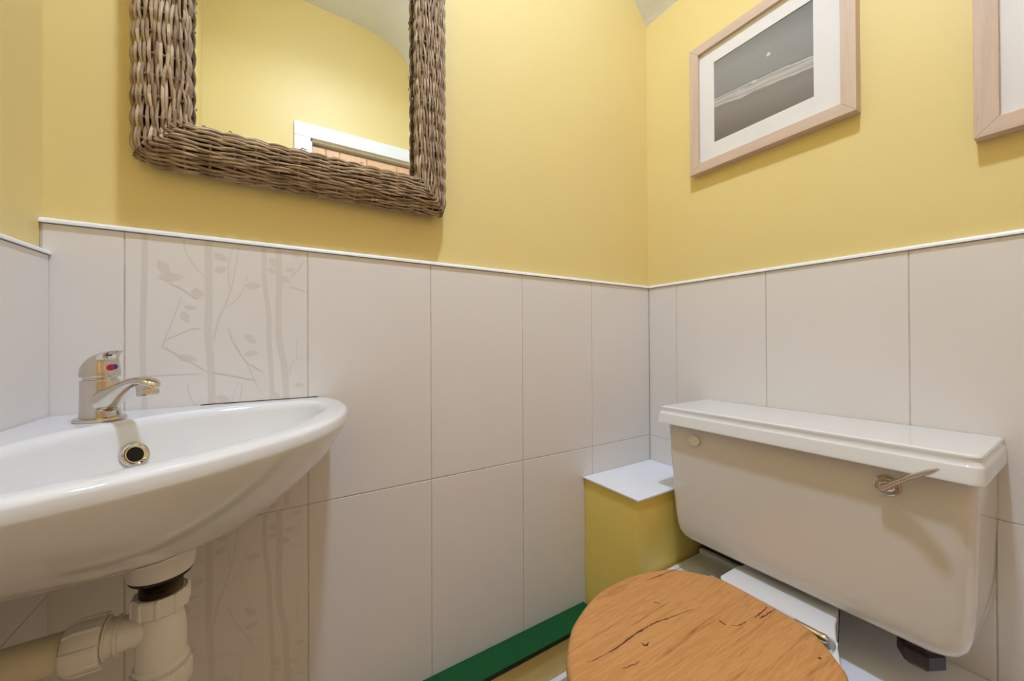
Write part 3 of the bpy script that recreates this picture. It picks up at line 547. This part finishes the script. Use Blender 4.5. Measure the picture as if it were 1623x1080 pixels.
for ci, (c0, c1, inw) in enumerate(corners):
    c0 = np.array(c0); c1 = np.array(c1); dirv = (c1-c0)/np.linalg.norm(c1-c0); inw = np.array(inw, float); Ltot = np.linalg.norm(c1-c0)
    npx = round(Ltot/PITCH); pitch = Ltot/npx
    # backing skin, coloured dark as the shade between strands and on the inner face
    RRb = []
    for e in (0, 1):
        r = []
        for p in PF[::4]:
            w = p[0]; s = w if e == 0 else Ltot-w; q = c0 + dirv*s + inw*min(w+0.002, 0.068); r.append((q[0], -(p[1]-0.0065) if p[1] > 0.008 else -0.001, q[1]))
        RRb.append(r)
    v0 = len(bm.verts); rings(bm, RRb, False, False, 1, closed=False)
    # strands
    for j in range(NS):
        u = (j+0.5)/NS*0.92; ph = j % 2; jit = random.uniform(-0.12, 0.12)
        base, nr = prof_at(u); w = base[0]; s0 = w-0.002; s1 = Ltot-w+0.002; n = max(8, int((s1-s0)/pitch*7)); sv = random.random()
        amp = 0.0023; rb = 0.0023*(1+random.uniform(-0.12, 0.18)); pts = []; rad = []; wob = random.uniform(0, 6); vals = []
        seg_r = [random.uniform(0.55, 1.4) for _ in range(npx+4)]; seg_c = [random.random() for _ in range(npx+4)]
        for i in range(n+1):
            s = s0 + (s1-s0)*i/n; k = s/pitch; c = math.cos(PI*(k + ph)); 
            off = amp*c; dr = 0.0015*math.sin(wob + s*31) + 0.0008*math.sin(wob*2 + s*83)
            b2, n2 = prof_at(min(max(u + dr/PL[-1], 0.01), 0.99))
            q2 = b2 + n2*(off - 0.0012)
            q = c0 + dirv*s + inw*q2[0]; pts.append((q[0], -max(q2[1], 0.0035), q[1]))
            g = seg_r[int(k + ph*0.5) % len(seg_r)]; rad.append((rb*(0.80+0.22*c)*(0.55+0.45*g), rb*(0.80+0.20*c))); vals.append(0.45*sv + 0.55*seg_c[int((k+ph)/2) % len(seg_c)])
        a0 = len(bm.verts); bm.verts.ensure_lookup_table(); sweep(bm, pts, rad, 7); 
        for v in vals: attr_vals += [(a0, 7, v)]; a0 += 7
    # stakes crossing under the strands
    for k in range(1, npx):
        s = k*pitch; pts = []
        for u in np.linspace(0.02, 0.98, 24):
            b2, n2 = prof_at(u)
            if s < b2[0]+0.002 or s > Ltot-b2[0]-0.002: continue
            q2 = b2 - n2*0.001; q = c0 + dirv*(s + 0.0012*math.sin(u*9+k)) + inw*q2[0]; pts.append((q[0], -max(q2[1], 0.003), q[1]))
        if len(pts) > 4: a0 = len(bm.verts); sweep(bm, pts, 0.0021, 6); attr_vals += [(a0, 6*len(pts), 0.15)]
    # mitre braid: short loops across the diagonal seam
    for j in range(17):
        u = (j+0.5)/17; b2, n2 = prof_at(u); w = b2[0]
        if ci in (0, 1, 2, 3):
            q0 = c0 + dirv*(w+0.006) + inw*w; q1 = c0 + dirv*(w-0.004) + inw*(w+0.004); q2_ = c0 + dirv*(w-0.002) + inw*(w+0.009)
            hh = b2[1]
            a0 = len(bm.verts); sweep(bm, [(q0[0], -max(hh-0.001, 0.004), q0[1]), (q1[0], -max(hh+0.0022, 0.005), q1[1]), (q2_[0], -max(hh-0.001, 0.004), q2_[1])], [0.0016, 0.0025, 0.0016], 7); attr_vals += [(a0, 21, 0.1+0.3*random.random())]
# curled strand ends poking into the opening
for k in range(34):
    sd = random.choice([0, 1, 2]); rr = random.uniform(0.0014, 0.0028)
    if sd == 0: p = Vector((ix0+0.001, -random.uniform(0.018, 0.036), random.uniform(iz0, iz1))); dr = Vector((1, 0, 0))
    elif sd == 1: p = Vector((ix1-0.001, -random.uniform(0.018, 0.036), random.uniform(iz0, iz1))); dr = Vector((-1, 0, 0))
    else: p = Vector((random.uniform(ix0, ix1), -random.uniform(0.018, 0.036), iz0+0.001)); dr = Vector((0, 0, 1))
    uu = Vector((0, 0, 1)) if sd < 2 else Vector((1, 0, 0)); pts = [p + dr*rr*math.sin(PI*i/6) + uu*rr*(1-math.cos(PI*i/6)) for i in range(7)]
    a0 = len(bm.verts); sweep(bm, pts, 0.0008, 5); attr_vals += [(a0, 35, random.random())]
RC = 0.026
for v in bm.verts:                                   # rounded outer corners
    for sx, ex in ((-1, mx0), (1, mx1)):
        for sz, ez in ((-1, mz0), (1, mz1)):
            dx = (v.co.x - (ex - sx*RC))*sx; dz = (v.co.z - (ez - sz*RC))*sz
            if dx > 0 and dz > 0:
                k = max(dx, dz)/math.hypot(dx, dz); v.co.x = ex - sx*RC + sx*dx*k; v.co.z = ez - sz*RC + sz*dz*k
frame = obj('wicker_frame', bm, [WICK, WBACK], t, 50)
at = frame.data.attributes.new('strand', 'FLOAT', 'POINT'); arr = np.full(len(frame.data.vertices), 0.3, dtype=np.float32)
for a, n, v in attr_vals: arr[a:a+n] = v
at.data.foreach_set('value', arr)

# ------------------------------------------------------------------ framed pictures
def picture(label, y0, y1, z0, z1, fwid, mat_l, mat_b, pw, ph_, bmat, psmoothx=-0.0):
    # y0 left edge in the photo (nearer the corner), y1 the other; wall plane x = 0.006
    t = thing('framed_picture', label, 'picture', (0.0055, (y0+y1)/2, z0), 'framed pictures on the right wall')
    D0, D1 = 0.0055, -0.0195
    ylo, yhi = y1, y0
    sides = [('h', [(yhi, z0), (ylo, z0), (ylo+fwid, z0+fwid), (yhi-fwid, z0+fwid)]), ('h', [(yhi, z1), (ylo, z1), (ylo+fwid, z1-fwid), (yhi-fwid, z1-fwid)]),
             ('v', [(yhi, z0), (yhi, z1), (yhi-fwid, z1-fwid), (yhi-fwid, z0+fwid)]), ('v', [(ylo, z0), (ylo, z1), (ylo+fwid, z1-fwid), (ylo+fwid, z0+fwid)])]
    bm = B()
    for kind, q in sides:
        vs0 = [bm.verts.new((D0, a, b)) for a, b in q]; vs1 = [bm.verts.new((D1, a, b)) for a, b in q]; mi = 0 if kind == 'h' else 1; nf = []
        nf.append(bm.faces.new(vs1)); nf.append(bm.faces.new(vs0))
        for k in range(4): j = (k+1) % 4; nf.append(bm.faces.new((vs0[k], vs0[j], vs1[j], vs1[k])))
        for f in nf: f.material_index = mi
        bmesh.ops.recalc_face_normals(bm, faces=nf)
        es = [e for e in {e for f in nf for e in f.edges} if all(v in vs1 for v in e.verts)]
        r = bmesh.ops.bevel(bm, geom=es, offset=0.0009, segments=2, profile=0.5, affect='EDGES')
        for f in r['faces']: f.material_index = mi
    obj('frame', bm, [LIGHTW_H, LIGHTW_V], t, 30)
    py0 = y0 - fwid - mat_l; pz0 = z0 + fwid + mat_b; py1 = py0 - pw; pz1 = pz0 + ph_
    bm = B(); MX = -0.0105
    a0, a1, b0, b1 = yhi-fwid+0.002, ylo+fwid-0.002, z0+fwid-0.002, z1-fwid+0.002
    for ya, yb, za, zb in ((a0, py0, b0, b1), (py1, a1, b0, b1), (py0, py1, b0, pz0), (py0, py1, pz1, b1)): box(bm, MX, MX+0.0015, ya, yb, za, zb)
    obj('mount', bm, MATB, t, 0)
    cy, cz = (py0+py1)/2, (pz0+pz1)/2
    bm = B(); box(bm, MX+0.0016, MX+0.003, py0+0.004, py1-0.004, pz0-0.004, pz1+0.004); obj('photo_print', bm, bmat, t, 0, origin=(MX+0.002, cy, cz))
    bm = B(); box(bm, MX-0.0045, MX-0.0025, a0, a1, b0, b1); obj('glass_pane', bm, GLASS, t, 0)
    bm = B(); box(bm, MX+0.0032, 0.0054, a0, a1, b0, b1); obj('backing_board', bm, DKBROWN, t, 0)
    return t
picture('pale wood framed black and white beach photograph with wide white mount, above the toilet cistern', -0.161, -0.535, 1.4435, 1.808, 0.0265, 0.0415, 0.046, 0.2297, 0.2235, BEACH)
picture('pale wood framed picture at the right edge, hung lower than the beach picture', -0.6905, -1.0645, 1.3095, 1.674, 0.0275, 0.072, 0.072, 0.175, 0.165, BEACH2)
for o in S.objects:
    if '_o' in o: del o['_o']
